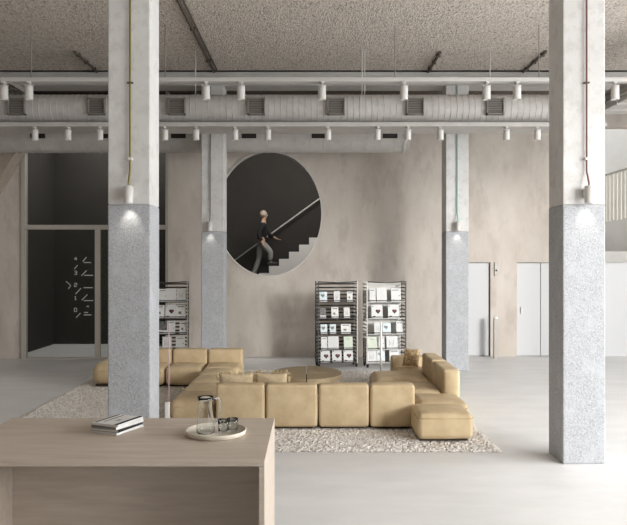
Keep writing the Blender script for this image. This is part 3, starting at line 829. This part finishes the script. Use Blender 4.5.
MB().box(-.04, .04, -.03, 0, 0, .32, .005).build('sensor_housing', 'post_grey', t); MB().lathe([(0,.0),(.02,0),(.02,.012),(0,.012)], 14, M4=Matrix.Translation((.0,-.03,.13)) @ Matrix.Rotation(R(90), 4, 'X')).build('sensor_eye', 'ink', t)

# ------------------------------------------------------------------ counter
CT = 1.05
df, db = 4.04, 5.18
t = thing('counter', 'pale oak reception counter with an open front in the foreground', 'counter', (0, 0, 0))
cxr = -.262
MB().box(-2.2, cxr, df, db, CT-.028, CT, .003).build('worktop', 'oak', t)
MB().box(cxr-.034, cxr, df+.004, db, 0, CT-.029, .003).build('side_panel', 'oak', t)
MB().box(-2.2, -1.93, df+.004, db, 0, CT-.029, .003).build('side_panel', 'oak', t)
MB().box(-1.93, cxr-.034, df+.50, df+.53, 0, CT-.029).build('back_panel', 'oak', t)
# tray, carafe, glasses
tc = at(216, 434, 1.15*F/171.5); tc.z = CT
t = thing('tray', 'round off-white tray with a low rim on the counter', 'tray', (tc.x, tc.y, CT))
MB().lathe([(0,0), (.188,0), (.197,.005), (.203,.03), (.199,.034), (.194,.03), (.188,.010), (0,.008)], 64).build('tray_dish', 'tray', t)
t = thing('carafe', 'clear glass carafe with a handle standing on the tray', 'carafe', (tc.x-.068, tc.y-.015, CT+.0085), R(15))
op = [(0,0), (.044,0), (.057,.004), (.061,.02), (.059,.06), (.052,.11), (.044,.16), (.041,.19), (.046,.22), (.055,.245)]
ip = [(.0535,.245), (.0445,.22), (.0395,.19), (.0425,.16), (.0505,.11), (.0575,.06), (.059,.022), (.053,.008), (0,.006)]
MB().lathe(op+ip, 40).build('carafe_body', 'glass', t)
MB().tube([(.050,0,.228), (.088,0,.230), (.101,0,.20), (.096,0,.135), (.078,0,.08), (.060,0,.065)], .006, 10).build('handle', 'glass', t)
for (dx, dy, lab) in ((.047, .018, 'clear drinking glass right beside the carafe on the tray'), (.105, .055, 'clear drinking glass farther from the carafe on the tray')):
    t = thing('drinking_glass', lab, 'glass', (tc.x+dx, tc.y+dy, CT+.0085), group='glasses on the tray')
    MB().lathe([(0,0), (.028,0), (.033,.004), (.036,.05), (.038,.085), (.036,.085), (.034,.05), (.030,.010), (0,.008)], 32).build('glass_wall', 'glass', t)
# magazines stacked on the counter
bx, by = -1.325, 4.82
LB = ['pale magazine at the bottom of the stack on the counter', 'grey magazine second from the bottom of the stack on the counter', 'dark-edged magazine third from the bottom of the counter stack', 'white magazine with black stripes on top of the counter stack']
z = CT+.001
for i, (tk, cm, rz) in enumerate(((.016,'cov_grey',-24),(.017,'ink',-20),(.019,'cov_grey',-25),(.014,'cov_white',-22))):
    w, h = .215, .285
    t = thing('magazine', LB[i], 'magazine', (bx, by, z), R(rz), group='magazines stacked on the counter')
    cv = MB().box(-w/2, w/2, -h/2, h/2, 0, .0015).box(-w/2, w/2, -h/2, h/2, tk-.0015, tk).box(w/2-.001, w/2+.001, -h/2, h/2, 0, tk)
    cv.build('cover', cm, t)
    MB().box(-w/2+.003, w/2-.002, -h/2+.002, h/2-.002, .0016, tk-.0016).build('page_block', 'ink_grey' if i == 2 else 'pages', t)
    if i == 3:
        MB().box(-w/2+.012, -w/2+.030, -h/2+.02, h/2-.01, tk, tk+.0007).box(w/2-.03, w/2-.002, -h/2, h/2, tk, tk+.0007).box(-.045, -.036, -h/2+.05, h/2-.02, tk, tk+.0007).box(0, .04, -.03, -.022, tk, tk+.0007).box(0, .03, 0, .006, tk, tk+.0007).build('cover_print', 'ink', t)
    z += tk+.001

# ------------------------------------------------------------------ light
w = bpy.data.worlds.new('World'); scene.world = w; w.use_nodes = True
bg = w.node_tree.nodes['Background']; bg.inputs[0].default_value = (.96,.98,1,1); bg.inputs[1].default_value = 1.5
def area(name, loc, target, sx, sy, e, color=(1,1,1)):
    l = bpy.data.lights.new(name, 'AREA'); l.shape = 'RECTANGLE'; l.size = sx; l.size_y = sy; l.energy = e; l.color = color
    o = bpy.data.objects.new(name, l); col.objects.link(o); o.location = loc
    o.rotation_euler = (Vector(target)-Vector(loc)).to_track_quat('-Z', 'Y').to_euler()
    return o
sl = bpy.data.lights.new('sun', 'SUN'); sl.energy = 2.4; sl.angle = R(9); sl.color = (1,.985,.96)
so = bpy.data.objects.new('sun', sl); col.objects.link(so); so.location = (20, -15, 10)
so.rotation_euler = Vector((-.52,.85,-.19)).to_track_quat('-Z', 'Y').to_euler()
area('daylight_window_side', (10.3, 2.5, 3.6), (4, 2.5, 0), 13, 4.2, 3000, (.98,.99,1))
area('gallery_skylight', (9, 17.8, 7.5), (9.0, 17.8, 0), 4, 1.6, 60)  # unseen fill light under the closed roof, added to brighten the gallery
area('stair_hall_lamp', (-.2, 17.0, 5.8), (-.2, 18.8, 2.2), 3.5, .5, 170, (1,.98,.95))  # added fill on the stair side, no visible fixture
area('back_room_lamp', (-5, 17.6, 5.9), (-5, 17.6, 0), 3, 1.6, 165, (1,.98,.95))  # extra fill for the room behind the glazing, source unseen

# ------------------------------------------------------------------ camera
cam = bpy.data.cameras.new('camera'); co = bpy.data.objects.new('camera', cam); col.objects.link(co)
co.location = (0, 0, EYE); co.rotation_euler = (R(90), 0, 0)
cam.sensor_width = 36; cam.lens = F/627*36; cam.shift_x = (313.5-CX)/627; cam.clip_end = 200
scene.camera = co
vs = scene.view_settings
vs.view_transform = 'Standard'; vs.look = 'None'; vs.gamma = 1; vs.exposure = -.52; vs.use_curve_mapping = False
scene.cycles.max_bounces = 16; scene.cycles.transmission_bounces = 14; scene.cycles.diffuse_bounces = 5; scene.cycles.transparent_max_bounces = 16
scene.cycles.use_denoising = True
